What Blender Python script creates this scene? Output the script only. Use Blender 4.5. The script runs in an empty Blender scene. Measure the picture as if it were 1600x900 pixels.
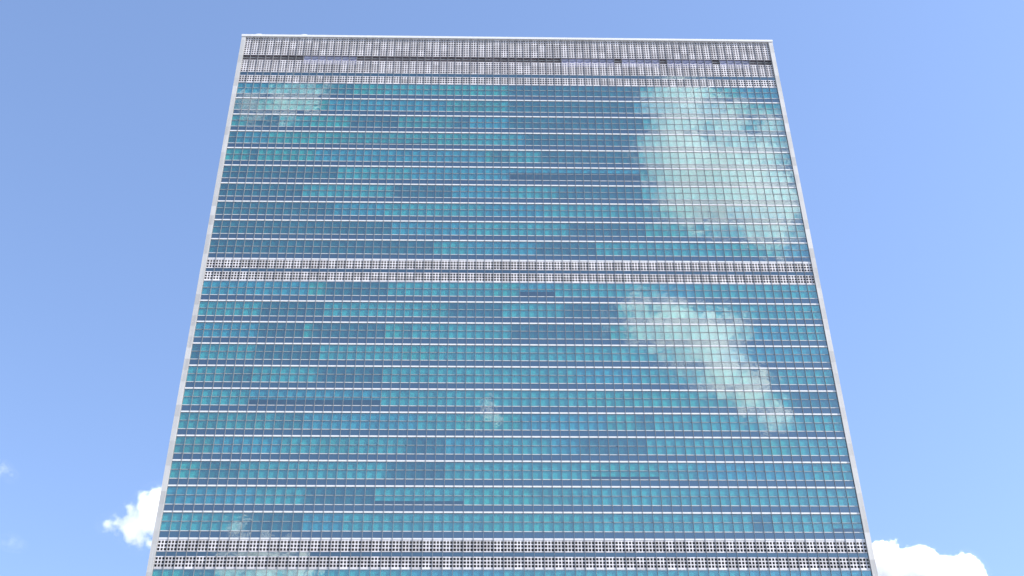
import bpy, bmesh, math, random
from mathutils import Vector, Matrix
R = math.radians
random.seed(7)
S = bpy.context.scene
COL = S.collection

# ------------------------------------------------------------------ camera
CAM = Vector((38.5926, -145.6123, 1.70)); YAW, PITCH, ROLL, FPX = 0.0289, 0.6845, -0.0117, 2113.56
FW = Vector((math.sin(YAW)*math.cos(PITCH), math.cos(YAW)*math.cos(PITCH), math.sin(PITCH)))
RT = Vector((math.cos(YAW), -math.sin(YAW), 0)); UP = RT.cross(FW)
R2 = math.cos(ROLL)*RT + math.sin(ROLL)*UP; U2 = -math.sin(ROLL)*RT + math.cos(ROLL)*UP
cd = bpy.data.cameras.new('camera'); cam = bpy.data.objects.new('camera', cd); COL.objects.link(cam)
cam.matrix_world = Matrix(((R2.x, U2.x, -FW.x, CAM.x), (R2.y, U2.y, -FW.y, CAM.y), (R2.z, U2.z, -FW.z, CAM.z), (0, 0, 0, 1)))
cd.sensor_width = 36; cd.lens = 36*FPX/1600; cd.clip_start = 0.5; cd.clip_end = 60000
S.camera = cam
def ray(u, v):                                   # direction of a photograph pixel (1600 x 900)
    return (FW + R2*((u-800)/FPX) + U2*((450-v)/FPX)).normalized()

# ------------------------------------------------------------------ sky, sun, exposure
SUN_AZ, SUN_EL = R(72), R(42)                    # azimuth from the facade's normal towards +x
TO_SUN = Vector((math.cos(SUN_EL)*math.sin(SUN_AZ), -math.cos(SUN_EL)*math.cos(SUN_AZ), math.sin(SUN_EL)))
w = bpy.data.worlds.new('World'); S.world = w; w.use_nodes = True
nt = w.node_tree; bg = nt.nodes['Background']
sky = nt.nodes.new('ShaderNodeTexSky'); sky.sky_type = 'NISHITA'; sky.sun_disc = False
sky.sun_elevation = SUN_EL; sky.sun_rotation = math.atan2(TO_SUN.x, TO_SUN.y)
sky.altitude = 0; sky.air_density = 1.0; sky.dust_density = 0.5; sky.ozone_density = 1.4
wb = nt.nodes.new('ShaderNodeMix'); wb.data_type = 'RGBA'; wb.blend_type = 'MULTIPLY'; wb.inputs[0].default_value = 1.0
wb.inputs['B'].default_value = (1.0, 0.985, 1.05, 1)        # the camera's cool white balance, the same over the whole sky
nt.links.new(sky.outputs[0], wb.inputs['A']); nt.links.new(wb.outputs['Result'], bg.inputs[0]); bg.inputs[1].default_value = 0.123
sd = bpy.data.lights.new('sun', 'SUN'); sun = bpy.data.objects.new('sun', sd); COL.objects.link(sun)
sd.energy = 5.0; sd.angle = R(0.5); sd.color = (1, 0.95, 0.88)
sun.rotation_euler = TO_SUN.to_track_quat('Z', 'Y').to_euler(); sun.location = (200, -300, 400)
S.view_settings.view_transform = 'Standard'; S.view_settings.look = 'None'
S.view_settings.exposure = 1.35; S.view_settings.gamma = 1.0
S.render.engine = 'CYCLES'
S.cycles.volume_bounces = 32; S.cycles.max_bounces = 32; S.cycles.transparent_max_bounces = 12

# ------------------------------------------------------------------ materials
def mat(name):
    m = bpy.data.materials.new(name); m.use_nodes = True
    n = m.node_tree.nodes; return m, n, m.node_tree.links, n['Principled BSDF'], n['Material Output']
def surface(name, col, rough=0.6, var=0.08, scale=0.6, metallic=0.0, spec=0.4, streak=False, cell=None):
    m, n, l, b, o = mat(name)
    tc = n.new('ShaderNodeTexCoord'); ns = n.new('ShaderNodeTexNoise'); ns.inputs['Scale'].default_value = scale; ns.inputs['Detail'].default_value = 5
    src = tc.outputs['Object']
    geo = n.new('ShaderNodeNewGeometry'); src = geo.outputs['Position']
    if streak:
        mp = n.new('ShaderNodeMapping'); mp.inputs['Scale'].default_value = (3.0, 3.0, 0.12); l.new(src, mp.inputs[0]); src = mp.outputs[0]
    l.new(src, ns.inputs['Vector'])
    rp = n.new('ShaderNodeValToRGB'); e = rp.color_ramp.elements
    e[0].position = 0.3; e[1].position = 0.7
    e[0].color = tuple(c*(1-var) for c in col)+(1,); e[1].color = tuple(min(1, c*(1+var)) for c in col)+(1,)
    fac = ns.outputs[0]
    if cell:                                     # every bay and storey gets its own tone
        dv = n.new('ShaderNodeVectorMath'); dv.operation = 'DIVIDE'; dv.inputs[1].default_value = cell; l.new(geo.outputs['Position'], dv.inputs[0])
        fl = n.new('ShaderNodeVectorMath'); fl.operation = 'FLOOR'; l.new(dv.outputs[0], fl.inputs[0])
        wn = n.new('ShaderNodeTexWhiteNoise'); l.new(fl.outputs[0], wn.inputs['Vector'])
        mm = n.new('ShaderNodeMath'); mm.operation = 'MULTIPLY_ADD'; mm.inputs[1].default_value = .4; l.new(wn.outputs['Value'], mm.inputs[0])
        m2 = n.new('ShaderNodeMath'); m2.operation = 'MULTIPLY'; m2.inputs[1].default_value = .6; l.new(fac, m2.inputs[0]); l.new(m2.outputs[0], mm.inputs[2]); fac = mm.outputs[0]
    l.new(fac, rp.inputs[0]); l.new(rp.outputs[0], b.inputs['Base Color'])
    b.inputs['Roughness'].default_value = rough; b.inputs['Metallic'].default_value = metallic
    b.inputs['Specular IOR Level'].default_value = spec
    return m
WHITE = surface('white_enamelled_metal', (0.50, 0.50, 0.505), 0.4, 0.04, 0.5, streak=True)
LOUVRE = surface('pale_louver_metal', (0.44, 0.425, 0.44), 0.55, 0.2, 0.45, cell=(1.2192, 50, 1.7))
ALU = surface('grey_aluminium', (0.125, 0.13, 0.14), 0.5, 0.15, 0.4)
RAIL = surface('window_rail_aluminium', (0.20, 0.225, 0.235), 0.45, 0.12, 0.4)
SILL = surface('pale_sill_aluminium', (0.36, 0.375, 0.39), 0.4, 0.1, 0.4)
MARBLE = surface('white_marble', (0.34, 0.335, 0.33), 0.55, 0.16, 0.9, streak=True, cell=(50, 50, 1.83))
DARK = surface('dark_plant_room', (0.02, 0.02, 0.022), 0.8, 0.2)
ROOM = surface('office_interior', (0.42, 0.42, 0.40), 0.8, 0.3, 0.3)
LAV = surface('pale_lavender_panel', (0.25, 0.25, 0.36), 0.5, 0.25, 0.25)
DUSK = surface('grey_brown_plant', (0.13, 0.11, 0.12), 0.8, 0.35, 0.5)
CONC = surface('concrete', (0.35, 0.34, 0.33), 0.8, 0.1)
ROOFM = surface('roof_gravel', (0.25, 0.25, 0.24), 0.9, 0.2, 2)
REFL = 0.265
def glass(name, tint, refl=REFL, opaque=None):
    m, n, l, b, o = mat(name); n.remove(b)
    geo = n.new('ShaderNodeNewGeometry'); ns = n.new('ShaderNodeTexNoise'); ns.inputs['Scale'].default_value = 0.8; ns.inputs['Detail'].default_value = 2.5
    l.new(geo.outputs['Position'], ns.inputs['Vector'])
    bp = n.new('ShaderNodeBump'); bp.inputs['Strength'].default_value = 1.0; bp.inputs['Distance'].default_value = 0.0045
    l.new(ns.outputs[0], bp.inputs['Height'])
    g = n.new('ShaderNodeBsdfGlossy'); g.inputs['Color'].default_value = (0.84, 0.97, 0.92, 1); g.inputs['Roughness'].default_value = 0.01
    l.new(bp.outputs[0], g.inputs['Normal'])
    mx = n.new('ShaderNodeMixShader'); mx.inputs[0].default_value = refl
    if opaque:
        d = n.new('ShaderNodeBsdfDiffuse')
        n2 = n.new('ShaderNodeTexNoise'); n2.inputs['Scale'].default_value = 0.12; l.new(geo.outputs['Position'], n2.inputs['Vector'])
        rp = n.new('ShaderNodeValToRGB'); rp.color_ramp.elements[0].position = 0.35; rp.color_ramp.elements[1].position = 0.65
        rp.color_ramp.elements[0].color = tuple(opaque[0])+(1,); rp.color_ramp.elements[1].color = tuple(opaque[1])+(1,)
        l.new(n2.outputs[0], rp.inputs[0]); l.new(rp.outputs[0], d.inputs['Color'])
    else:
        d = n.new('ShaderNodeBsdfTransparent'); d.inputs['Color'].default_value = tuple(tint)+(1,)
    l.new(d.outputs[0], mx.inputs[1]); l.new(g.outputs[0], mx.inputs[2]); l.new(mx.outputs[0], o.inputs['Surface'])
    return m
GLASS = glass('teal_tinted_glass', (0.16, 0.53, 0.53))
SPAN = glass('dark_spandrel_glass', None, REFL, ((0.006, 0.012, 0.03), (0.008, 0.024, 0.042)))
CLEAR = bpy.data.materials.new('glass_inner_face'); CLEAR.use_nodes = True
_n = CLEAR.node_tree.nodes; _n.remove(_n['Principled BSDF']); _t = _n.new('ShaderNodeBsdfTransparent'); _t.inputs[0].default_value = (0.97, 0.99, 0.99, 1)
CLEAR.node_tree.links.new(_t.outputs[0], _n['Material Output'].inputs['Surface'])
BLINDS = [surface('blind_fabric_%s' % k, c, 0.9, 0.14, 0.3, spec=0.1, cell=(1.2192, 50, 1.83)) for k, c in
          (('white', (0.72, 0.72, 0.70)), ('cool', (0.55, 0.62, 0.74)), ('green', (0.62, 0.74, 0.64)), ('cream', (0.66, 0.62, 0.56)))]

SHADOWED = [surface('shadowed_blind_%s' % k, c, 0.9, 0.22, 0.3, spec=0.1, cell=(1.2192, 50, 1.83)) for k, c in (('grey', (0.34, 0.40, 0.40)), ('slate', (0.18, 0.28, 0.31)))]  # shadow on blinds and dimness of unlit rooms put into a darker blind colour

# ------------------------------------------------------------------ mesh helpers
class MB:
    def __init__(s): s.v = []; s.f = []; s.mi = []
    def box(s, x0, x1, y0, y1, z0, z1, jit=None, mats=None):
        b = len(s.v)
        j = jit or (0, 0, 0, 0)
        s.v += [(x0, y0+j[0], z0), (x1, y0+j[1], z0), (x1, y1, z0), (x0, y1, z0), (x0, y0+j[2], z1), (x1, y0+j[3], z1), (x1, y1, z1), (x0, y1, z1)]
        for q, k in (((0, 1, 5, 4), 0), ((1, 2, 6, 5), 2), ((2, 3, 7, 6), 1), ((3, 0, 4, 7), 2), ((4, 5, 6, 7), 2), ((3, 2, 1, 0), 2)):
            s.f.append(tuple(b+i for i in q)); s.mi.append(mats[k] if mats else 0)
    def mesh(s, name, *ms):
        me = bpy.data.meshes.new(name); me.from_pydata(s.v, [], s.f)
        for m in ms: me.materials.append(m)
        if len(ms) > 1: me.polygons.foreach_set('material_index', s.mi)
        me.update(); return me
def link(name, me, parent=None, loc=(0, 0, 0)):
    o = bpy.data.objects.new(name, me); COL.objects.link(o); o.location = loc
    if parent: o.parent = parent
    return o
def thing(o, label, cat, group=None):
    o['label'] = label; o['category'] = cat
    if group: o['group'] = group
    return o

# ------------------------------------------------------------------ ground
g = MB(); N = 24; L = 30000
for i in range(N+1):
    for j in range(N+1):
        g.v.append((-L+2*L*i/N, -L+2*L*j/N, 0))
for i in range(N):
    for j in range(N):
        a = i*(N+1)+j; g.f.append((a, a+N+1, a+N+2, a+1))
go = link('ground', g.mesh('ground', surface('paved_ground', (0.28, 0.28, 0.27), 0.85, 0.2, 0.05))); go['kind'] = 'structure'

# ------------------------------------------------------------------ the tower
BAY, H, NB = 1.2192, 3.658, 70
WID = BAY*NB; DEPTH = 21.9; END = 0.66
M28 = 3.92; M39 = 10.83
Z17 = 81.318
def zf(k): return Z17+(k-17)*H if 17 <= k <= 28 else Z17+11*H+M28+(k-29)*H if k >= 29 else Z17-M28-(16-k)*H
ZTOP = zf(39)+M39
def facade(u, v):                                # pixel -> point of the glass plane y = 0
    d = ray(u, v); t = -CAM.y/d.y; p = CAM+d*t; return p.x, p.z
tower = bpy.data.objects.new('skyscraper', None); COL.objects.link(tower)
thing(tower, 'tall teal glass curtain wall office slab with white marble ends and pale louver bands', 'skyscraper')
OFF = list(range(17, 28))+list(range(29, 39))    # office storeys above the lower louver band
LOW = [k for k in range(15, -7, -1) if zf(k) > 0.3]

# vertical zones of an office storey
ZS, ZSP, ZSI, ZL, ZT, ZU = (0, .215), (.215, 1.09), (1.09, 1.20), (1.20, 2.41), (2.41, 2.50), (2.50, 3.655)
def jitter(a=0.0007):
    t, s = random.gauss(0, a), random.gauss(0, a); c = random.gauss(0, a*0.35)
    return (-t-s+c, t-s-c, -t+s-c, t+s+c)
def pane_mesh(name, h, m, jit=True):
    b = MB(); b.box(-BAY/2+.012, BAY/2-.012, -.006, .016, 0, h, jitter() if jit else None, (0, 1, 0)); return b.mesh(name, m, CLEAR if m is GLASS else m)
VAR = 24
M_LOW = [pane_mesh('glass_pane', ZL[1]-ZL[0], GLASS) for _ in range(VAR)]
M_UPP = [pane_mesh('glass_pane', ZU[1]-ZU[0], GLASS) for _ in range(VAR)]
M_SPA = [pane_mesh('spandrel_pane', ZSP[1]-ZSP[0], SPAN) for _ in range(VAR)]
rest_g, rest_s = MB(), MB()
def put_pane(kind, meshes, z, h, i, single, rest, m):
    x = (i+.5)*BAY
    if single: link(kind, random.choice(meshes), tower, (x, 0, z))
    else: rest.box(x-BAY/2+.012, x+BAY/2-.012, -.006, .016, z, z+h, jitter(), (0, 1, 0) if m is GLASS else (0, 0, 0))
ng = ns_ = 0
for k in OFF+LOW:
    z = zf(k)
    for i in range(NB):
        one = k in (17, 18) or (k == 19 and 25 <= i < 35)
        for (a, b), ms in ((ZL, M_LOW), (ZU, M_UPP)):
            put_pane('glass_pane', ms, z+a, b-a, i, one, rest_g, GLASS)
        put_pane('spandrel_pane', M_SPA, z+ZSP[0], ZSP[1]-ZSP[0], i, k in (17, 18, 19, 20) or (k == 21 and 25 <= i < 45), rest_s, SPAN)
o = link('glass_pane', rest_g.mesh('glass_pane_rest', GLASS, CLEAR), tower); o['kind'] = 'stuff'
o = link('spandrel_pane', rest_s.mesh('spandrel_pane_rest', SPAN), tower); o['kind'] = 'stuff'

# horizontal rails of each storey
def rail(name, z0, z1, y0, m, hidden=None):
    b = hidden or MB(); b.box(.02, WID-.02, y0, .12, z0, z1)
    if hidden is None: link(name, b.mesh(name, m), tower)
low_band, low_rail = MB(), MB()
for k in OFF+LOW:
    z = zf(k); hid = k in LOW and k != 15
    rail('floor_band', z+ZS[0], z+ZS[1], -.075, WHITE, low_band if hid else None)
    rail('sill_rail', z+ZSI[0], z+ZSI[1], -.045, SILL, low_rail if hid else None)
    rail('transom_rail', z+ZT[0], z+ZT[1], -.035, RAIL, low_rail if hid else None)
o = link('floor_band', low_band.mesh('floor_band_rest', WHITE), tower); o['kind'] = 'stuff'
o = link('sill_rail', low_rail.mesh('sill_rail_rest', SILL), tower); o['kind'] = 'stuff'

# mullions: each a fin standing proud of the glass, full height
fin = MB(); fin.box(-.023, .023, -.12, .05, 0, ZTOP-zf(LOW[-1])-.02); fm = fin.mesh('mullion', ALU)
for i in range(NB+1):
    x = min(max(i*BAY, .03), WID-.03)
    link('mullion', fm, tower, (x, 0, zf(LOW[-1])))

# slabs and the rooms behind the glass
for k in OFF+[15]:
    b = MB(); b.box(.05, WID-.05, .125, 4.0, zf(k)-.05, zf(k)+.30); link('floor_slab', b.mesh('floor_slab', ROOM), tower)
# blinds: pale ones lowered, darker ones with painted-in shade over the bays that read dark (photograph pixels)
DK = {38: [(505, 552), (794, 1003)], 37: [(365, 400), (800, 990)], 36: [(385, 436), (548, 622), (706, 736), (800, 1003)], 35: [(350, 372), (820, 1000)],
      34: [(392, 402), (770, 800), (850, 1003)], 33: [(340, 527), (800, 1003)], 32: [(340, 470), (615, 705), (880, 1003)], 31: [(335, 520), (1090, 1130)],
      30: [(330, 610), (890, 1010)], 29: [(320, 676), (840, 930)], 27: [(507, 602), (810, 862)], 26: [(407, 502), (701, 790), (880, 968)],
      25: [(405, 470), (487, 597), (630, 640), (800, 955)], 24: [(300, 312), (397, 496)], 23: [(345, 391), (494, 594), (1180, 1215)], 22: [(390, 591), (1230, 1330)],
      21: [(430, 470), (1000, 1030)], 20: [(909, 1012), (640, 700)], 19: [(308, 372), (600, 692)], 18: [(476, 582)], 17: [(385, 470), (1175, 1205)], 15: [(285, 330)]}
def blind(i0, i1, z0, z1, m):
    b = MB(); b.box(i0*BAY+.03, i1*BAY-.03, .06, .075, z0, z1); link('window_blind', b.mesh('window_blind', m), tower)
for k in OFF+[15]:
    z = zf(k); dim = [False]*NB
    vy = {}
    for (u0, u1) in DK.get(k, []):
        # the row of this storey in the photograph at that column
        t = Vector((0, 0, z+2.2))
        for i in range(NB):
            p = Vector(((i+.5)*BAY, 0, z+2.2))-CAM
            u = 800+FPX*p.dot(R2)/p.dot(FW)
            if u0 <= u <= u1: dim[i] = True
    i = 0
    while i < NB:
        j = i
        lim = i+(random.choice((4, 6, 7, 9, 12)) if not dim[i] else 80)
        while j < NB and j < lim and dim[j] == dim[i]: j += 1
        if not dim[i]:
            r = random.random(); m = random.choices(BLINDS, (6, 2.0, 2.0, .8))[0]
            drop = z+1.16 if r < .985 else z+random.uniform(1.4, 1.8)
            blind(i, j, drop, z+3.55, m)
        else:
            r = random.random()
            if r < .97: blind(i, j, z+1.16, z+3.55, SHADOWED[1 if j-i > 5 or r > .5 else 0])
            else: blind(i, j, z+random.uniform(1.9, 3.2), z+3.55, BLINDS[1])
        i = j

# louver panels: 3 x rows grids of square holes
def louver_mesh(rows, h, bottom=.13, top=.13, hole=.70):
    b = MB(); d0, d1 = -.05, .02; wv = .125
    x0, x1 = -BAY/2+.02, BAY/2-.02
    px = (x1-x0-.0)/3.0
    xs = [(x0, x0+wv*.35)]+[(x0+px*c-wv/2, x0+px*c+wv/2) for c in (1, 2)]+[(x1-wv*.35, x1)]
    for a, c in xs: b.box(a, c, d0, d1, 0, h)
    p = (h-bottom-top)/rows; hh = p*hole
    zs = [(0, bottom+(p-hh)/2)]+[(bottom+p*r-(p-hh)/2, bottom+p*r+(p-hh)/2) for r in range(1, rows)]+[(h-top-(p-hh)/2, h)]
    for a, c in zs:
        for (p0, p1) in zip(xs, xs[1:]): b.box(p0[1], p1[0], d0+.003, d1-.003, a+.0005, c-.0005)
    return b
def louver_row(z, rows, h, singles, **kw):
    b = louver_mesh(rows, h, **kw); me = b.mesh('louver_panel', LOUVRE)
    for i in range(NB):
        if singles(i): link('louver_panel', me, tower, ((i+.5)*BAY, 0, z))
        else:
            n0 = len(rest_l.v); x = (i+.5)*BAY
            rest_l.v += [(p[0]+x, p[1], p[2]+z) for p in b.v]; rest_l.f += [tuple(n0+q for q in f) for f in b.f]; rest_l.mi += b.mi
rest_l = MB()
B16 = zf(16)
yes, no = (lambda i: True), (lambda i: False)
def clere(z, h):
    ms = [pane_mesh('clerestory_pane', h, GLASS) for _ in range(10)]
    for i in range(NB): link('clerestory_pane', random.choice(ms), tower, ((i+.5)*BAY, 0, z))
for z, s in ((B16, yes), (zf(28), yes)):
    louver_row(z+.0, 3, 1.66, s, bottom=.20, top=.06)
    clere(z+1.68, .58)
    louver_row(z+2.28, 3, 1.62, s, bottom=.06, top=.10)
for z in (B16, zf(28)):
    b = MB(); b.box(.02, WID-.02, -.03, .12, z-.06, z-.004); link('louver_sill', b.mesh('louver_sill', WHITE), tower)
z = zf(39)
louver_row(z, 3, 1.72, lambda i: 25 <= i < 45, bottom=.20, top=.06)
clere(z+1.74, .72)
louver_row(z+2.48, 6, 2.85, no, bottom=.08, top=.08)
louver_row(z+6.56, 9, 4.20, no, bottom=.06, top=.06)
o = link('louver_panel', rest_l.mesh('louver_panel_rest', LOUVRE), tower); o['kind'] = 'stuff'
# opening between the top screens: pale blanking panels over some bays
for i in range(NB):
    if (8 <= i <= 14 or 42 <= i <= 66) and i not in (49, 55, 62):
        b = MB(); b.box(-BAY/2+.06, BAY/2-.06, .19, .25, 0, 1.85); link('blanking_panel', b.mesh('blanking_panel', LAV), tower, ((i+.5)*BAY, 0, z+4.75))

b = MB(); b.box(.02, WID-.02, .02, .07, z+5.92, z+5.99); link('screen_rail', b.mesh('screen_rail', RAIL), tower)
# core, plant floors, end walls, coping, roof
b = MB(); b.box(.05, WID-.05, 4.0, DEPTH-.3, .2, ZTOP-.6); link('core', b.mesh('core', ROOM), tower)
for z0, z1 in ((B16, B16+M28), (zf(28), zf(28)+M28), (zf(39), zf(39)+M39-.7)):
    b = MB(); b.box(.06, WID-.06, .60, 3.99, z0+.05, z1-.05); link('plant_room', b.mesh('plant_room', DARK if z0 < zf(39) else DUSK), tower)
for x0, x1 in ((-END, 0), (WID, WID+END)):
    b = MB(); b.box(x0, x1, -.22, DEPTH, 0, ZTOP+.0); link('end_wall', b.mesh('end_wall', MARBLE), tower)
b = MB(); b.box(-END-.05, WID+END+.05, -.30, DEPTH+.08, ZTOP+.002, ZTOP+.45); link('coping', b.mesh('coping', WHITE), tower)
b = MB(); b.box(.0, WID, -.1, DEPTH-.1, 0, zf(LOW[-1])-.004); link('plinth', b.mesh('plinth', CONC), tower)
b = MB(); b.box(.0, WID, DEPTH-.29, DEPTH-.1, zf(LOW[-1]), ZTOP-.002); link('rear_wall', b.mesh('rear_wall', SPAN), tower)
# two low rounded housings on the coping
for u in (404, 475):
    p = facade(u, 57)
    bm = bmesh.new(); bmesh.ops.create_uvsphere(bm, u_segments=20, v_segments=10, radius=1)
    for v in bm.verts: v.co = Vector((v.co.x*.85, v.co.y*.25, max(v.co.z, -.05)*.34))
    me = bpy.data.meshes.new('roof_housing'); bm.to_mesh(me); bm.free(); me.materials.append(WHITE)
    link('roof_housing', me, tower, (p[0], -.02, ZTOP+.46))

# ------------------------------------------------------------------ clouds: closed puffs of scattering droplets
def cloud_mat(name, dens, g, skin, balls, px, soft, fray, grain):
    m, n, l, b, o = mat(name); n.remove(b)
    def math_(op, a, c, d=None, clamp=False):
        q = n.new('ShaderNodeMath'); q.operation = op; q.use_clamp = clamp
        for k, v in enumerate((a, c, d)):
            if v is None: continue
            if isinstance(v, (int, float)): q.inputs[k].default_value = v
            else: l.new(v, q.inputs[k])
        return q.outputs[0]
    tc = n.new('ShaderNodeTexCoord'); P = tc.outputs['Object']
    field = None
    for c, r in balls:                               # the cloud's body: the nearest puff's depth
        dn = n.new('ShaderNodeVectorMath'); dn.operation = 'DISTANCE'; l.new(P, dn.inputs[0]); dn.inputs[1].default_value = c
        f = math_('MULTIPLY_ADD', dn.outputs['Value'], -1.0/px, r/px)
        field = f if field is None else math_('SMOOTH_MAX', field, f, 6.0)
    ns = n.new('ShaderNodeTexNoise'); ns.inputs['Scale'].default_value = 1/(grain*px); ns.inputs['Detail'].default_value = 5; ns.inputs['Roughness'].default_value = .62
    l.new(P, ns.inputs['Vector'])
    f = math_('MULTIPLY_ADD', math_('SUBTRACT', ns.outputs[0], .5), fray, field)
    d = math_('MULTIPLY', math_('MULTIPLY', f, 1.0/soft, None, True), dens)
    vs = n.new('ShaderNodeVolumeScatter'); vs.inputs['Color'].default_value = (1, 1, 1, 1); vs.inputs['Anisotropy'].default_value = g
    l.new(d, vs.inputs['Density']); l.new(vs.outputs[0], o.inputs['Volume'])
    t = n.new('ShaderNodeBsdfTransparent'); df = n.new('ShaderNodeBsdfDiffuse'); df.inputs['Color'].default_value = (.95, .95, .95, 1)
    mx = n.new('ShaderNodeMixShader'); mx.inputs[0].default_value = skin
    l.new(t.outputs[0], mx.inputs[1]); l.new(df.outputs[0], mx.inputs[2]); l.new(mx.outputs[0], o.inputs['Surface'])
    m.cycles.volume_step_rate = .5
    return m
def cloud(blobs, dist, mirrored, dens, g, label, seed, skin=0.004, soft=8, fray=40, grain=26, group=None):
    rnd = random.Random(seed); px = dist/FPX; pts = []
    for u, v, r in blobs:
        d = ray(u, v); c = CAM+d*dist*(1+rnd.uniform(-.008, .008))
        if mirrored: c = Vector((c.x, -c.y, c.z))      # where the cloud seen in the glass really floats
        pts.append((c, r*px))
    cen = sum((p for p, _ in pts), Vector())/len(pts)
    bm = bmesh.new()
    for c, r in pts: bmesh.ops.create_icosphere(bm, subdivisions=3, radius=r+fray*.22*px, matrix=Matrix.Translation(c-cen))
    me = bpy.data.meshes.new('cloud'); bm.to_mesh(me); bm.free()
    me.materials.append(cloud_mat('cloud_droplets', dens, g, skin, [(c-cen, r) for c, r in pts], px, soft, fray, grain))
    o = link('cloud', me, None, cen)
    rm = o.modifiers.new('remesh', 'REMESH'); rm.mode = 'VOXEL'; rm.voxel_size = 3*px; rm.use_smooth_shade = True
    thing(o, label, 'cloud', group)
    return o
G = 'fair weather clouds'
cloud([(1390, 885, 32), (1375, 862, 16), (1392, 856, 10), (1438, 895, 38), (1437, 868, 14), (1475, 905, 34), (1508, 895, 26), (1508, 878, 12), (1525, 900, 16), (1350, 895, 36), (1440, 935, 60), (1370, 935, 45), (1515, 940, 32)],
      3000, False, .14, 0, 'bright white cumulus cloud with a lumpy top beside the tower foot', 3, soft=4, fray=34, grain=11, group=G)
cloud([(232, 792, 22), (238, 772, 10), (188, 818, 13), (168, 820, 9), (200, 830, 14), (210, 820, 22), (245, 812, 28), (218, 846, 13), (262, 785, 28), (208, 800, 13), (236, 850, 8)],
      3000, False, .06, 0, 'small ragged white cloud half hidden behind the left marble wall', 4, soft=12, fray=44, grain=18, group=G)
cloud([(2, 732, 8), (10, 736, 6), (18, 744, 5), (-10, 735, 12)], 3200, False, .012, 0, 'faint wisp of thin cloud alone in blue sky', 5, soft=10, fray=30, grain=10, group=G)
cloud([(18, 848, 9), (30, 853, 6), (6, 846, 6)], 3200, False, .006, 0, 'barely visible wisp of cloud low in blue sky', 11, soft=12, fray=26, grain=10, group=G)
# clouds floating behind the viewpoint, seen mirrored in the facade
cloud([(1065, 165, 62), (1062, 240, 66), (1080, 300, 66), (1140, 285, 80), (1195, 320, 66), (1135, 185, 44), (1200, 195, 34), (1185, 240, 46), (1215, 365, 40), (1105, 345, 30)],
      2600, True, .02, .3, 'broad pale cloud mirrored in the upper right panes', 6, soft=40, fray=115, group=G)
cloud([(1000, 486, 32), (1050, 512, 52), (1105, 530, 56), (1065, 560, 34), (1125, 580, 48), (1170, 612, 46), (1212, 650, 30), (1000, 520, 34), (1150, 510, 30), (960, 505, 14)],
      2600, True, .026, .3, 'slanting pale cloud mirrored in the panes below the middle louver band', 7, soft=38, fray=98, group=G)
cloud([(478, 148, 30), (440, 160, 34), (395, 165, 30), (500, 138, 18)], 2600, True, .018, .3, 'pale cloud mirrored in the top left panes', 8, soft=24, fray=62, group=G)
cloud([(372, 826, 22), (360, 880, 34), (415, 885, 40), (470, 890, 34), (440, 850, 16), (400, 860, 24)], 2600, True, .032, .3, 'pale cloud mirrored in the lowest left louver band', 9, soft=22, fray=58, group=G)
cloud([(764, 640, 15), (770, 652, 14), (735, 664, 9), (760, 626, 7)], 2600, True, .04, .3, 'tiny puff of cloud mirrored near the facade centre', 10, soft=15, fray=36, group=G)
